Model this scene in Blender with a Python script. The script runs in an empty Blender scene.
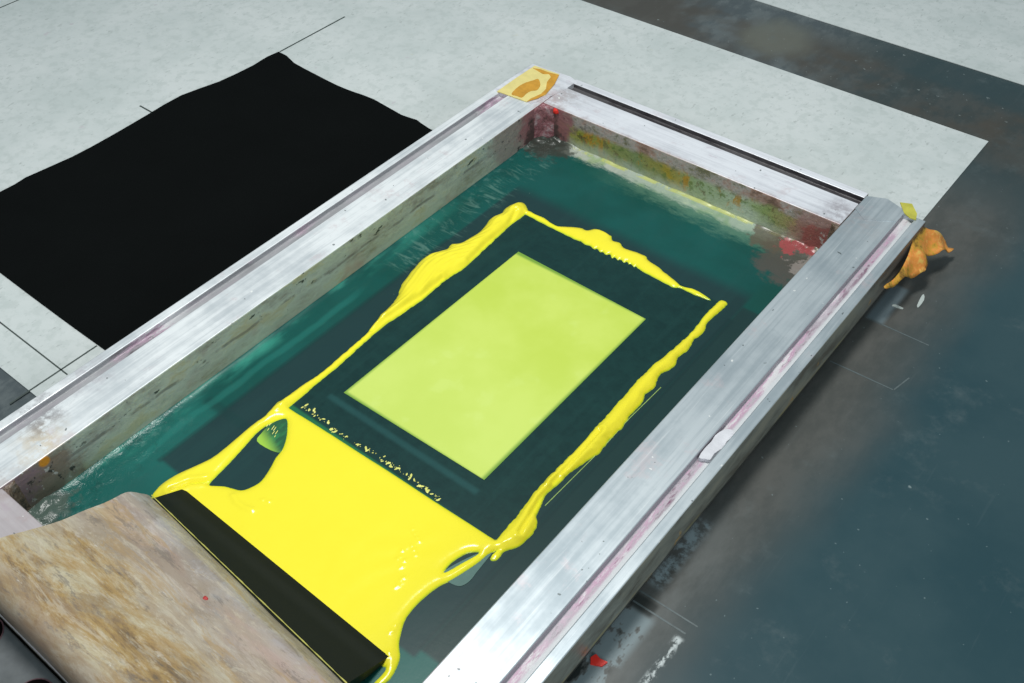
import bpy, bmesh, math, random
import numpy as np
from mathutils import Vector, Matrix, noise
# outlines of the ink, fabric and tape on their own planes (plan units)
POOL = [(0.2219, 0.5874), (0.3274, 0.5915), (0.4419, 0.594), (0.5666, 0.5972), (0.7016, 0.5991), (0.7866, 0.6015), (0.8575, 0.6027), (0.8771, 0.604), (0.89, 0.595), (0.8767, 0.5852), (0.868, 0.5651), (0.8643, 0.5326), (0.8493, 0.4736), (0.8375, 0.4439), (0.8309, 0.3992), (0.8334, 0.3504), (0.8502, 0.3156), (0.8647, 0.2951), (0.8846, 0.2768), (0.8973, 0.246), (0.8986, 0.2229), (0.8874, 0.196), (0.8804, 0.2086), (0.8809, 0.2273), (0.877, 0.2454), (0.8588, 0.2417), (0.7538, 0.2412), (0.6051, 0.2428), (0.446, 0.2446), (0.3081, 0.2482), (0.2529, 0.2562), (0.229, 0.248), (0.2081, 0.2248), (0.1916, 0.2154), (0.1761, 0.2173), (0.1698, 0.232), (0.1657, 0.2568), (0.1713, 0.2953), (0.1869, 0.3403), (0.198, 0.3878), (0.194, 0.4924), (0.1971, 0.5368), (0.1918, 0.5609), (0.1885, 0.5901)]
LEFT = [(0.2219, 0.5874), (0.2201, 0.5618), (0.2097, 0.514), (0.1964, 0.5037), (0.1971, 0.5368), (0.1918, 0.5609), (0.1907, 0.596), (0.1928, 0.6432), (0.2003, 0.7283), (0.1963, 0.7853), (0.1913, 0.8821), (0.173, 0.9504), (0.1705, 0.9605), (0.1701, 0.9723), (0.1601, 1.0302), (0.1335, 1.0783), (0.1159, 1.145), (0.1074, 1.1889), (0.1091, 1.2226), (0.1319, 1.2617), (0.1266, 1.2889), (0.1415, 1.3019), (0.1505, 1.3282), (0.1551, 1.3908), (0.1403, 1.4487), (0.151, 1.4768), (0.146, 1.5073), (0.1511, 1.5368), (0.1663, 1.5615), (0.1977, 1.5464), (0.2098, 1.5219), (0.2073, 1.4763), (0.2089, 1.4288), (0.2159, 1.3404), (0.2234, 1.2359), (0.2154, 1.1674), (0.2191, 1.067), (0.2079, 0.9346), (0.2118, 0.8429), (0.2173, 0.7648), (0.2187, 0.6779)]
RIGHT = [(0.8575, 0.6027), (0.8563, 0.6362), (0.8534, 0.6836), (0.843, 0.782), (0.8454, 0.9072), (0.842, 1.0076), (0.8374, 1.126), (0.8357, 1.2179), (0.8449, 1.3231), (0.8499, 1.3903), (0.8431, 1.469), (0.8449, 1.5376), (0.8573, 1.5519), (0.8695, 1.5399), (0.8658, 1.4959), (0.864, 1.4544), (0.8742, 1.4135), (0.8697, 1.38), (0.8765, 1.3385), (0.8718, 1.2995), (0.8807, 1.2673), (0.8684, 1.2278), (0.8735, 1.1979), (0.8813, 1.179), (0.8761, 1.146), (0.8865, 1.1134), (0.8842, 1.0725), (0.8916, 1.0266), (0.8903, 0.9797), (0.8939, 0.9337), (0.8866, 0.9059), (0.8805, 0.872), (0.8726, 0.8334), (0.8731, 0.8055), (0.8708, 0.7584), (0.8788, 0.7338), (0.8857, 0.7088), (0.8979, 0.695), (0.9074, 0.6751), (0.9096, 0.6454), (0.9056, 0.6186), (0.8907, 0.5908), (0.8911, 0.5769), (0.8899, 0.5635), (0.8799, 0.5588), (0.8763, 0.5716), (0.8768, 0.591), (0.8648, 0.5689), (0.8529, 0.5502), (0.8518, 0.5746)]
BACK = [(0.1872, 1.5432), (0.2027, 1.5401), (0.2612, 1.5403), (0.3038, 1.5345), (0.3255, 1.5395), (0.3718, 1.5666), (0.3948, 1.5688), (0.4072, 1.5861), (0.4196, 1.603), (0.4429, 1.6104), (0.462, 1.5956), (0.4795, 1.5755), (0.5012, 1.581), (0.5225, 1.5698), (0.5876, 1.5772), (0.6041, 1.5673), (0.6538, 1.5563), (0.724, 1.5344), (0.7361, 1.5321), (0.771, 1.5412), (0.8007, 1.5381), (0.8266, 1.5309), (0.7819, 1.5237), (0.739, 1.5227), (0.7152, 1.5136), (0.6605, 1.5165), (0.6063, 1.519), (0.5933, 1.5248), (0.5913, 1.518), (0.5765, 1.5252), (0.5757, 1.5167), (0.5619, 1.5272), (0.5589, 1.517), (0.544, 1.5242), (0.5398, 1.5157), (0.5248, 1.5229), (0.5207, 1.5144), (0.5077, 1.5233), (0.5001, 1.5149), (0.4861, 1.5203), (0.4807, 1.5135), (0.4653, 1.5208), (0.4594, 1.5147), (0.4421, 1.5196), (0.4266, 1.5171), (0.4104, 1.5202), (0.3993, 1.5179), (0.3337, 1.5173), (0.2647, 1.5198), (0.2094, 1.521), (0.1897, 1.5214)]
HOLE_A = [(0.2439, 0.5591), (0.2302, 0.5378), (0.2221, 0.5119), (0.2225, 0.481), (0.2298, 0.4456), (0.2416, 0.3828), (0.2484, 0.3336), (0.2537, 0.3189), (0.2636, 0.324), (0.2833, 0.3377), (0.306, 0.3465), (0.3236, 0.3548), (0.3339, 0.3752), (0.3378, 0.4), (0.3265, 0.4355), (0.3135, 0.4645), (0.3072, 0.4895), (0.2889, 0.5183), (0.2664, 0.5422)]
HOLE_B = [(0.8491, 0.5586), (0.8361, 0.5471), (0.828, 0.5338), (0.821, 0.5077), (0.8208, 0.4858), (0.8234, 0.4753), (0.8274, 0.4821), (0.8384, 0.5179), (0.8488, 0.5485)]
CREASE = [[(0.198, 0.8988), (0.1966, 0.9448), (0.2103, 1.0766), (0.2084, 1.161)], [(0.2191, 1.2634), (0.2089, 1.3422), (0.2086, 1.4428), (0.1863, 1.507)], [(0.858, 0.9851), (0.8614, 0.8826), (0.8613, 0.7963)], [(0.2547, 0.3314), (0.2182, 0.2923), (0.2016, 0.2546)], [(0.8687, 0.8162), (0.8671, 0.7452), (0.8898, 0.6461)]]
FILM_A = [(0.241, 0.4711), (0.231, 0.4953), (0.2272, 0.5237), (0.241, 0.562), (0.2729, 0.5395), (0.3154, 0.4884), (0.3103, 0.4806), (0.2851, 0.4723)]
FILM_B = [(0.8415, 0.4642), (0.8617, 0.4664), (0.8738, 0.4745), (0.8791, 0.4937), (0.8766, 0.5191), (0.8741, 0.548), (0.8699, 0.5761), (0.8514, 0.5585), (0.8326, 0.5156), (0.8224, 0.4828), (0.8254, 0.4699)]
SPECKS = [(0.2465, 0.6117), (0.2765, 0.6135), (0.3215, 0.6101), (0.3653, 0.6072), (0.4376, 0.6114), (0.47, 0.6136), (0.5205, 0.6141), (0.5469, 0.6146), (0.5864, 0.6145), (0.612, 0.6147), (0.6422, 0.6117), (0.672, 0.6088), (0.6968, 0.6101)]
CLOTH = [(-1.146, 0.6486), (-1.1488, 0.7391), (-1.1278, 0.8919), (-1.127, 1.0359), (-1.1344, 1.1882), (-1.1403, 1.3341), (-1.1055, 1.4697), (-1.0931, 1.6145), (-1.0919, 1.7335), (-0.9881, 1.7134), (-0.8746, 1.7051), (-0.7515, 1.6995), (-0.6742, 1.7045), (-0.5911, 1.7116), (-0.4515, 1.6981), (-0.3898, 1.7065), (-0.3252, 1.6937), (-0.1, 1.69), (0.3, 1.71), (0.955, 1.7), (0.965, 1.2), (0.955, 0.45), (0.4, 0.44), (-0.319, 0.4367), (-0.5101, 0.436), (-0.8053, 0.4392), (-1.0, 0.445), (-1.22, 0.46)]
TAPE = [(-0.1508, 1.8351), (-0.1528, 1.9278), (-0.1516, 2.0282), (-0.0555, 2.0333), (-0.0334, 1.9791), (-0.0165, 1.911), (-0.0394, 1.8438), (-0.1044, 1.8398)]
STAIN = [(-0.0966, 1.8382), (-0.1157, 1.8969), (-0.1096, 1.9274), (-0.094, 1.9614), (-0.1111, 2.0094), (-0.1479, 2.0199), (-0.1038, 2.0263), (-0.0528, 2.026), (-0.0317, 1.9741), (-0.0161, 1.9125), (-0.0369, 1.8433), (-0.0582, 1.8452), (-0.059, 1.8661), (-0.0721, 1.8927), (-0.0566, 1.9188), (-0.0696, 1.9534), (-0.0805, 1.9752), (-0.0788, 1.9318), (-0.0768, 1.9038), (-0.0813, 1.864), (-0.0729, 1.8486)]
TAPE_Y = [(1.0845, 2.056), (1.1128, 2.0691), (1.1414, 2.036), (1.1499, 2.0102), (1.1338, 2.0087), (1.1122, 2.0194)]
CRUMPLE = [(1.1583, 2.0127, -0.0023), (1.1729, 2.0224, -0.0169), (1.1865, 2.0357, -0.0305), (1.2049, 2.0592, -0.0489), (1.2237, 2.0842, -0.0677), (1.2354, 2.0842, -0.0794), (1.2478, 2.0966, -0.0918), (1.2497, 2.0796, -0.0937), (1.2471, 2.0685, -0.0911), (1.2398, 2.0362, -0.0838), (1.2339, 2.0093, -0.0779), (1.2212, 1.9854, -0.0652), (1.2133, 1.9539, -0.0573), (1.2222, 1.9554, -0.0662), (1.2282, 1.9515, -0.0722), (1.2309, 1.9341, -0.0749), (1.2325, 1.9212, -0.0765), (1.2198, 1.8898, -0.0638), (1.2128, 1.8644, -0.0568), (1.2049, 1.8047, -0.0489), (1.1952, 1.7534, -0.0392), (1.1874, 1.7509, -0.0314), (1.1906, 1.7867, -0.0346), (1.1929, 1.8354, -0.0369), (1.1886, 1.8804, -0.0326), (1.1812, 1.9193, -0.0252), (1.1688, 1.9632, -0.0128)]
CAM = (1035.122, [[0.777259, 0.628692, -0.024796], [0.430802, -0.560501, -0.707283], [-0.458562, 0.539059, -0.706496]], [1.71606, -0.3292, 1.74414])
L = 1.8752
W = 1.0
S = 0.3            # metres per plan unit
ZT = 0.135         # height of the frame's top face above the table, plan units
ZM = -0.119        # the stretched screen
A, B_, C_ = 0.113, 0.1446, 0.1727    # rail: main face, groove, outer lip
rnd = random.Random(4)
scene = bpy.context.scene
COL = scene.collection

# ------------------------------------------------------------------ materials
class N:
    def __init__(s, name):
        s.m = bpy.data.materials.new(name); s.m.use_nodes = True
        s.t = s.m.node_tree; s.t.nodes.clear()
        s.out = s.new('ShaderNodeOutputMaterial')
        s.b = s.new('ShaderNodeBsdfPrincipled')
        s.t.links.new(s.b.outputs[0], s.out.inputs[0])
        tc = s.new('ShaderNodeTexCoord'); mp = s.new('ShaderNodeMapping')
        mp.inputs['Scale'].default_value = (1/S,)*3
        s.t.links.new(tc.outputs['Object'], mp.inputs['Vector'])
        s.P = mp.outputs[0]
        sx = s.new('ShaderNodeSeparateXYZ'); s.t.links.new(s.P, sx.inputs[0])
        s.x, s.y, s.z = sx.outputs
    def new(s, k): return s.t.nodes.new(k)
    def put(s, sock, v):
        if isinstance(v, bpy.types.NodeSocket): s.t.links.new(v, sock)
        else:
            if isinstance(v, (tuple, list)) and len(v) == 3 and sock.type == 'RGBA': v = (*v, 1)
            sock.default_value = v
    def math(s, op, a, b=0.0, c=0.0, clamp=False):
        n = s.new('ShaderNodeMath'); n.operation = op; n.use_clamp = clamp
        s.put(n.inputs[0], a); s.put(n.inputs[1], b)
        if op == 'MULTIPLY_ADD': s.put(n.inputs[2], c)
        return n.outputs[0]
    def mul(s, *a):
        r = a[0]
        for q in a[1:]: r = s.math('MULTIPLY', r, q)
        return r
    def add(s, a, b): return s.math('ADD', a, b)
    def map(s, scale=(1,1,1), rot=(0,0,0), loc=(0,0,0)):
        n = s.new('ShaderNodeMapping'); s.put(n.inputs['Vector'], s.P)
        n.inputs['Scale'].default_value = scale; n.inputs['Rotation'].default_value = rot; n.inputs['Location'].default_value = loc
        return n.outputs[0]
    def noise(s, scale, detail=4, rough=.6, vec=None, dist=0.0, off=0):
        n = s.new('ShaderNodeTexNoise'); n.inputs['Scale'].default_value = scale
        n.inputs['Detail'].default_value = detail; n.inputs['Roughness'].default_value = rough
        n.inputs['Distortion'].default_value = dist
        v = vec if vec is not None else s.P
        if off:
            q = s.new('ShaderNodeMapping'); s.put(q.inputs['Vector'], v); q.inputs['Location'].default_value = (off, off*1.7, off*.6); v = q.outputs[0]
        s.put(n.inputs['Vector'], v); return n.outputs[0]
    def step(s, v, a, b):         # smooth 0..1 between a and b (a may be above b)
        n = s.new('ShaderNodeMapRange'); n.interpolation_type = 'SMOOTHSTEP'
        s.put(n.inputs['Value'], v)
        if a < b: fa, fb, ta, tb = a, b, 0, 1
        else: fa, fb, ta, tb = b, a, 1, 0
        for k, q in zip(('From Min','From Max','To Min','To Max'), (fa, fb, ta, tb)): n.inputs[k].default_value = q
        return n.outputs['Result']
    def box(s, x0, x1, y0, y1, soft=.01, x=None, y=None):
        x = x or s.x; y = y or s.y; h = soft
        return s.mul(s.step(x, x0-h, x0+h), s.step(x, x1+h, x1-h), s.step(y, y0-h, y0+h), s.step(y, y1+h, y1-h))
    def near(s, p, r0, r1, n=None, amt=0.0):   # 1 inside r0 fading to 0 at r1 round a point
        q = s.new('ShaderNodeVectorMath'); q.operation = 'DISTANCE'
        s.put(q.inputs[0], s.P); q.inputs[1].default_value = p
        d = q.outputs['Value']
        if n is not None: d = s.math('MULTIPLY_ADD', n, amt, s.math('ADD', d, -amt*.5))
        return s.step(d, r1, r0)
    def mix(s, f, a, b):
        n = s.new('ShaderNodeMix'); n.data_type = 'RGBA'
        s.put(n.inputs[0], f); s.put(n.inputs[6], a); s.put(n.inputs[7], b); return n.outputs[2]
    def ramp(s, f, stops):
        n = s.new('ShaderNodeValToRGB'); s.put(n.inputs[0], f); e = n.color_ramp.elements
        while len(e) < len(stops): e.new(.5)
        for q, (p, c) in zip(e, stops): q.position = p; q.color = (*c, 1)
        return n.outputs[0]
    def bump(s, h, strength=.3, dist=.001):
        n = s.new('ShaderNodeBump'); n.inputs['Strength'].default_value = strength; n.inputs['Distance'].default_value = dist
        s.put(n.inputs['Height'], h); s.t.links.new(n.outputs[0], s.b.inputs['Normal'])
        return n.outputs[0]
    def set(s, **k):
        for a, v in k.items(): s.put(s.b.inputs[{'color':'Base Color','rough':'Roughness','metal':'Metallic','spec':'Specular IOR Level','alpha':'Alpha','coat':'Coat Weight','coatr':'Coat Roughness','sheen':'Sheen Weight','sss':'Subsurface Weight'}[a]], v)
        return s.m

def hexc(r, g, b):
    f = lambda v: ((v/255+.055)/1.055)**2.4 if v > 10 else v/255/12.92
    return (f(r), f(g), f(b))

def metal(name, long, tint=(.88,.905,.92), grey=(.52,.56,.59), met=.25, g0=.42, g1=.68):
    n = N(name)
    st = (1, .022, 1) if long == 'y' else (.022, 1, 1)
    streak = n.noise(60, 3, .6, n.map(st))
    cloud = n.noise(5, 5, .62, off=3)
    c = n.mix(n.step(n.add(n.mul(streak, .38), n.mul(cloud, .66)), g0, g1), tint, grey)
    c = n.mix(n.mul(n.step(n.noise(26, 6, .75, off=63), .55, .72), .3), c, grey)
    fine = n.noise(150, 3, .6, n.map((1,.03,1) if long == 'y' else (.03,1,1)), off=77)
    c = n.mix(n.mul(n.step(fine, .50, .66), .35), c, grey)
    stain = n.step(n.noise(9, 6, .7, off=11), .57, .68)
    c = n.mix(n.mul(stain, .4), c, (.62,.50,.52))
    # grimy joints
    nn = n.noise(18, 5, .7, off=5)
    for p, col, a in (((0,0,ZT),(.45,.36,.33),.5), ((0,1.90,ZT),(.52,.38,.38),.7), ((.04,1.96,ZT),(.42,.38,.38),.6), ((.98,1.92,ZT),(.34,.31,.34),.7), ((1.04,1.90,ZT),(.50,.49,.50),.5), ((-.04,.13,ZT),(.66,.54,.38),.7), ((-.12,.17,ZT),(.16,.14,.16),.7), ((-.13,.30,ZT),(.40,.36,.40),.5)):
        c = n.mix(n.mul(n.near(p, .01, .085, nn, .14), n.step(n.noise(40, 4, .7, off=15), .35, .60), a), c, col)
    if long == 'x':
        ed = n.mul(n.step(n.math('MULTIPLY_ADD', nn, .05, n.y), 1.915, 1.895), n.step(n.x, -.05, .02))
        c = n.mix(n.mul(ed, .55), c, (.36,.26,.25))
        c = n.mix(n.mul(n.step(n.noise(30, 5, .7, n.map((.4,1,1)), off=45), .58, .66), .3), c, (.50,.38,.46))
    scr = n.step(n.noise(240, 2, .5, n.map((1,.02,1) if long == 'y' else (.02,1,1)), off=2), .64, .74)
    c = n.mix(n.mul(scr, .18), c, (.9,.92,.92))
    spk = n.step(n.noise(70, 1, .4, off=8), .775, .80)
    c = n.mix(n.mul(spk, .8), c, (.10,.12,.12))
    wsp = n.step(n.noise(55, 1, .4, off=28), .79, .82)
    c = n.mix(n.mul(wsp, .8), c, (.93,.93,.9))
    n.bump(n.add(streak, n.mul(cloud, .5)), .12, .0006)
    return n.set(color=c, rough=n.math('MULTIPLY_ADD', cloud, .25, .32), metal=met)

def groove(name, c1, c2, c3, long, pale=(.60,.60,.62)):
    n = N(name)
    st = (1,.22,1) if long == 'y' else (.22,1,1)
    f = n.noise(26, 7, .75, n.map(st)); g = n.noise(3.2, 4, .6, off=6); h = n.noise(60, 4, .7, n.map(st), off=13)
    c = n.ramp(f, [(.38, c3), (.45, c1), (.52, c2), (.60, pale)])
    c = n.mix(n.mul(n.step(g, .48, .60), .7), c, n.mix(n.step(f, .45, .55), c1, pale))
    c = n.mix(n.mul(n.step(h, .58, .68), .55), c, pale)
    c = n.mix(n.mul(n.step(h, .40, .33), .6), c, c3)
    if name == 'groove_pink_residue':
        xe = n.math('MULTIPLY_ADD', f, .012, n.x)
        c = n.mix(n.step(xe, 1.134, 1.142), c, (.62,.64,.66))
        c = n.mix(n.step(xe, 1.1245, 1.1195), c, (.30,.28,.31))  # shaded groove wall painted grey-mauve next to the main face
    if name == 'groove_grime':
        c = n.mix(n.mul(n.step(n.noise(2.2, 3, .6, off=87), .56, .48), .8), c, (.33,.34,.355))
    n.bump(h, .6, .001)
    return n.set(color=c, rough=.45)

def inner_wall(name, kind):
    n = N(name)
    zz = n.math('MULTIPLY_ADD', n.z, 1/.12, -(ZT-.119)/.12)      # 0 at the screen .. 1 at the top
    f = n.noise(14, 6, .7, n.map((1,.35,1.2) if kind == 'side' else (.5,1,.6)))
    g = n.noise(6, 4, .6, off=4); f2 = n.noise(45, 4, .65, off=9)
    if kind == 'side':
        c = n.ramp(f, [(.35,(.24,.22,.18)), (.44,(.40,.44,.40)), (.54,(.48,.55,.49)), (.63,(.47,.47,.33))])
        c = n.mix(n.mul(n.step(n.add(zz, n.mul(g, .6)), .95, .45), .35), c, (.46,.50,.30))
        c = n.mix(n.mul(n.step(n.noise(5, 3, .6, off=19), .54, .66), n.step(zz, .9, .1), .7), c, (.42,.29,.21))
        c = n.mix(n.mul(n.step(n.noise(3.5, 5, .7, off=129), .54, .62), n.step(zz, .4, .8), .55), c, (.26,.21,.22))
        c = n.mix(n.mul(n.step(n.noise(8, 5, .7, n.map((1,.25,1)), off=71), .56, .66), n.step(zz, .45, .75), .6), c, (.24,.22,.20))
        c = n.mix(n.mul(n.step(n.math('ABSOLUTE', n.math('MULTIPLY_ADD', n.noise(4, 4, .6, off=35), .3, n.math('ADD', zz, -.72))), .05, .02), n.step(n.noise(9, 4, .7, off=36), .42, .55), .6), c, (.14,.13,.12))
        c = n.mix(n.mul(n.step(n.noise(30, 4, .7, n.map((1,.4,1)), off=33), .60, .65), n.step(zz,.3,.7)), c, (.05,.06,.05))
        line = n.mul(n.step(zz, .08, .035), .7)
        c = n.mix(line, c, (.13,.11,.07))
    else:
        top = n.ramp(f, [(.40,(.22,.13,.10)), (.47,(.42,.26,.22)), (.54,(.48,.42,.40)), (.62,(.20,.18,.11))])
        xw = n.math('MULTIPLY_ADD', g, .25, n.math('ADD', n.x, -.12))
        body = n.ramp(xw, [(.0,(.22,.16,.14)), (.10,(.36,.35,.03)), (.25,(.30,.32,.10)), (.36,(.24,.30,.13)), (.48,(.42,.30,.03)), (.58,(.34,.42,.22)), (.70,(.50,.58,.44)), (.80,(.30,.38,.14)), (.9,(.45,.28,.15)), (1,(.32,.22,.20))])
        body = n.mix(n.mul(n.step(n.noise(16, 5, .7, n.map((1,1,.5)), off=2), .53, .60), .85), body, (.50,.25,.02))
        body = n.mix(n.mul(n.step(n.noise(26, 5, .75, n.map((1,1,.6)), off=57), .55, .61), .7), body, (.16,.12,.05))
        body = n.mix(n.mul(n.step(f2, .54, .62), .7), body, (.14,.20,.05))
        low = n.step(n.add(zz, n.mul(n.noise(12, 3, .6, off=17), .8)), .85, .45)
        body = n.mix(n.mul(low, .75), body, n.mix(n.step(n.x, .3, .9), (.44,.50,.42), (.56,.62,.52)))
        c = n.mix(n.step(n.add(zz, n.mul(f, .5)), .82, 1.02), body, top)
        c = n.mix(n.mul(n.step(zz, .1, .03), .8), c, (.48,.50,.16))
    nn = n.noise(25, 5, .7, off=7)
    for p, col, r in (((0,1.78,ZT-.03),(.33,.26,.24),.22), ((0,1.8752,ZT-.05),(.34,.12,.14),.16), ((0,1.86,ZT-.10),(.05,.045,.04),.10), ((1,1.8752,ZT-.06),(.36,.20,.18),.17), ((.96,1.8752,ZT-.09),(.40,.12,.11),.07), ((0,.02,ZT-.06),(.24,.17,.13),.20), ((0,.0,ZT-.02),(.30,.20,.24),.10)):
        c = n.mix(n.mul(n.near(p, r*.55, r*.85, nn, .16), .8), c, col)
    c = n.mix(n.mul(n.near((0,.10,ZT-.012), .010, .016), .95), c, (.75,.30,.02))
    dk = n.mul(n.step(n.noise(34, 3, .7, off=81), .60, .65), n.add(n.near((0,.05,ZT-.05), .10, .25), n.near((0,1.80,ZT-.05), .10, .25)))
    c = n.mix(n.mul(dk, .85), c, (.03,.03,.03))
    lt = n.mul(n.step(n.noise(38, 3, .7, off=91), .62, .67), n.add(n.near((0,.04,ZT-.05), .08, .22), n.near((1,1.87,ZT-.05), .08, .25)))  # pale flecks: glints painted into the wall colour near the corners
    c = n.mix(n.mul(lt, .7), c, (.66,.66,.64))
    c = n.mix(n.mul(n.step(f2, .68, .74), .5), c, (.05,.05,.04))
    n.bump(n.add(f, n.mul(f2, .7)), .7, .0015)
    return n.set(color=c, rough=.42)

def outer_wall():
    n = N('outer_face_metal')
    f = n.noise(16, 5, .7, n.map((1,.3,1))); c = n.ramp(f, [(.38,(.16,.15,.12)),(.5,(.27,.28,.24)),(.6,(.36,.35,.28))])
    c = n.mix(n.mul(n.step(n.y, 1.55, 1.95), .7), c, (.16,.09,.07))
    c = n.mix(n.mul(n.step(n.noise(11, 4, .7, off=5), .62, .68), n.step(n.z, .10, .07)), c, (.55,.33,.08))
    c = n.mix(n.mul(n.step(n.z, .043, .037), .85), c, (.05,.052,.046))  # lower face painted dark in place of the soft reflection under the rail
    c = n.mix(n.mul(n.step(n.z, .040, .044), n.step(n.z, .054, .046), n.step(n.noise(10, 4, .7, n.map((1,.3,1)), off=25), .47, .58), .8), c, (.42,.36,.14))
    n.bump(f, .3, .001)
    return n.set(color=c, rough=.35, metal=.3)

M = {}
M['metal_y'] = metal('brushed_aluminium', 'y')
M['metal_r'] = metal('worn_aluminium', 'y', (.56,.61,.64), (.33,.385,.42), .5, .38, .68)
M['metal_x'] = metal('brushed_aluminium_cross', 'x', (.86,.87,.92), (.60,.61,.66))
M['groove_l'] = groove('groove_grime', (.27,.26,.28), (.40,.27,.36), (.09,.07,.08), 'y')
M['groove_r'] = groove('groove_pink_residue', (.46,.42,.46), (.50,.30,.42), (.20,.09,.15), 'y', (.66,.64,.66))
M['groove_b'] = groove('groove_dark', (.035,.03,.035), (.06,.055,.06), (.012,.01,.012), 'x', (.09,.085,.09))
M['in_side'] = inner_wall('inner_wall_side', 'side')
M['in_back'] = inner_wall('inner_wall_back', 'back')
M['outer'] = outer_wall()

# white boards
def board():
    n = N('white_board')
    f = n.noise(3, 5, .65); g = n.noise(26, 5, .7, off=3)
    c = n.mix(n.step(f, .35, .7), (.62,.655,.65), (.53,.578,.57))
    c = n.mix(n.mul(n.step(g, .47, .62), .40), c, (.44,.49,.475))
    c = n.mix(n.mul(n.step(n.noise(90, 3, .6, n.map((1,.4,1)), off=5), .63, .71), .5), c, (.32,.35,.34))
    c = n.mix(n.mul(n.step(n.noise(14, 3, .6, off=15), .70, .76), .4), c, (.50,.42,.48))
    c = n.mix(n.mul(n.step(n.noise(9, 4, .7, off=25), .68, .75), .35), c, (.56,.55,.40))
    edge = n.mul(n.box(-.2, 1.2, 1.98, 2.16, .03), n.step(n.noise(24, 5, .7, n.map((.5,1,1)), off=7), .50, .66))
    c = n.mix(n.mul(edge, .55), c, (.48,.46,.30))
    n.bump(g, .15, .0006)
    return n.set(color=c, rough=.55)
M['board'] = board()

def table():
    n = N('dark_glossy_metal')
    f = n.noise(2.2, 5, .6); g = n.noise(12, 6, .7, n.map((1,.5,1)), off=4); sc = n.noise(70, 3, .6, n.map((1,.05,1), (0,0,.5)), off=66)
    blue = n.mix(n.step(f, .35, .65), (.021,.055,.068), (.032,.068,.080))
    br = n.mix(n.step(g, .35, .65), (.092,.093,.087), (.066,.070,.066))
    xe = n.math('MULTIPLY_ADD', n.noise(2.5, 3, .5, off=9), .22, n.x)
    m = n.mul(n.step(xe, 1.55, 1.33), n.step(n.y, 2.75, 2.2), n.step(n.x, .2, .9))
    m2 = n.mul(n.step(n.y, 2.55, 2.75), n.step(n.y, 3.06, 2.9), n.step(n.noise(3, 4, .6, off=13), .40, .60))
    c = n.mix(m, blue, br)  # blue and brown zones paint soft reflections into the table colour
    c = n.mix(n.step(n.y, 2.3, 2.72), c, n.mix(n.step(g, .42, .6), (.040,.054,.055), (.060,.068,.066)))
    c = n.mix(n.step(n.x, .8, .3), c, n.mix(n.step(g, .42, .6), (.075,.092,.100), (.12,.14,.145)))
    c = n.mix(n.mul(m2, .8), c, (.070,.060,.048))
    c = n.mix(n.mul(n.step(n.x, .3, .9), n.step(n.math('MULTIPLY_ADD', f, .12, n.y), 2.94, 3.02), .7), c, (.030,.058,.066))
    c = n.mix(n.mul(n.near((.28,2.88,0), .06, .18, g, .16), .55), c, (.17,.18,.15))
    c = n.mix(n.mul(n.step(sc, .62, .72), .04), c, (.20,.24,.25))
    # pale dust specks and wiped streaks
    c = n.mix(n.mul(n.step(n.noise(34, 1, .4, off=21), .82, .85), .5), c, (.35,.42,.42))
    c = n.mix(n.mul(n.step(n.noise(95, 1, .4, off=31), .775, .80), .35), c, (.25,.32,.33))
    dust = n.mul(n.box(.1, 1.15, 2.72, 3.06, .03), n.step(n.noise(60, 2, .5, off=51), .70, .74))
    c = n.mix(n.mul(dust, .4), c, (.35,.40,.40))
    c = n.mix(n.mul(n.step(n.noise(9, 5, .7, off=41), .55, .8), .35), c, (.12,.15,.155))
    # pale sheen along the rail, painted into the colour
    rail_sheen = n.mul(n.step(n.math('MULTIPLY_ADD', g, .10, n.x), 1.36, 1.24), n.box(1.1, 3, .3, 1.0, .12), n.step(n.noise(6, 5, .7, n.map((1,.5,1)), off=55), .38, .60))
    c = n.mix(n.mul(rail_sheen, .5), c, (.15,.165,.165))
    # ragged light and dark reflections painted beside the rail, with pale patches
    rg = n.noise(32, 3, .6, n.map((1,.6,1)), off=12)
    near = n.mul(n.box(1.15, 1.225, .30, .66, .012), n.step(rg, .47, .53))
    c = n.mix(n.mul(near, .8), c, (.22,.28,.30))
    nearb = n.mul(n.box(1.15, 1.215, .30, .66, .012), n.step(rg, .46, .40))
    c = n.mix(n.mul(nearb, .8), c, (.008,.014,.013))
    c = n.mix(n.mul(n.box(1.16, 1.196, .73, .93, .012), n.step(n.noise(30, 4, .7, off=3), .4, .6), .75), c, (.30,.38,.41))
    c = n.mix(n.mul(n.box(1.15, 1.215, .66, .695, .006), .8), c, (.02,.025,.024))
    c = n.mix(n.mul(n.box(1.277, 1.293, .50, .66, .006), n.step(n.noise(60, 4, .7, n.map((1,.5,1)), off=3), .45, .6), .9), c, (.55,.60,.60))
    c = n.mix(n.mul(n.box(1.17, 1.215, 1.735, 1.90, .008), .65), c, (.16,.22,.25))
    n.bump(n.add(g, n.mul(f, .5)), .05, .001)
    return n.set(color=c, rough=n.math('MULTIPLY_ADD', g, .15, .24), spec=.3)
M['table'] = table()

def simple(name, col, rough=.5, **k):
    n = N(name); f = n.noise(k.pop('ns', 40), 4, .65); v = k.pop('var', .2); bs = k.pop('bump', .15)
    c = n.mix(f, tuple(q*(1-v) for q in col), tuple(min(1, q*(1+v)) for q in col))
    if bs: n.bump(f, bs, .0008)
    return n.set(color=c, rough=rough, **k)

def fabric():
    n = N('black_fabric')
    w = n.noise(220, 2, .6); f = n.noise(5, 4, .6, off=2)
    c = n.mix(f, (.0016,.0022,.0022), (.003,.004,.004))
    n.bump(w, .6, .0008)
    return n.set(color=c, rough=.9, spec=.08)
M['fabric'] = fabric()

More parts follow.
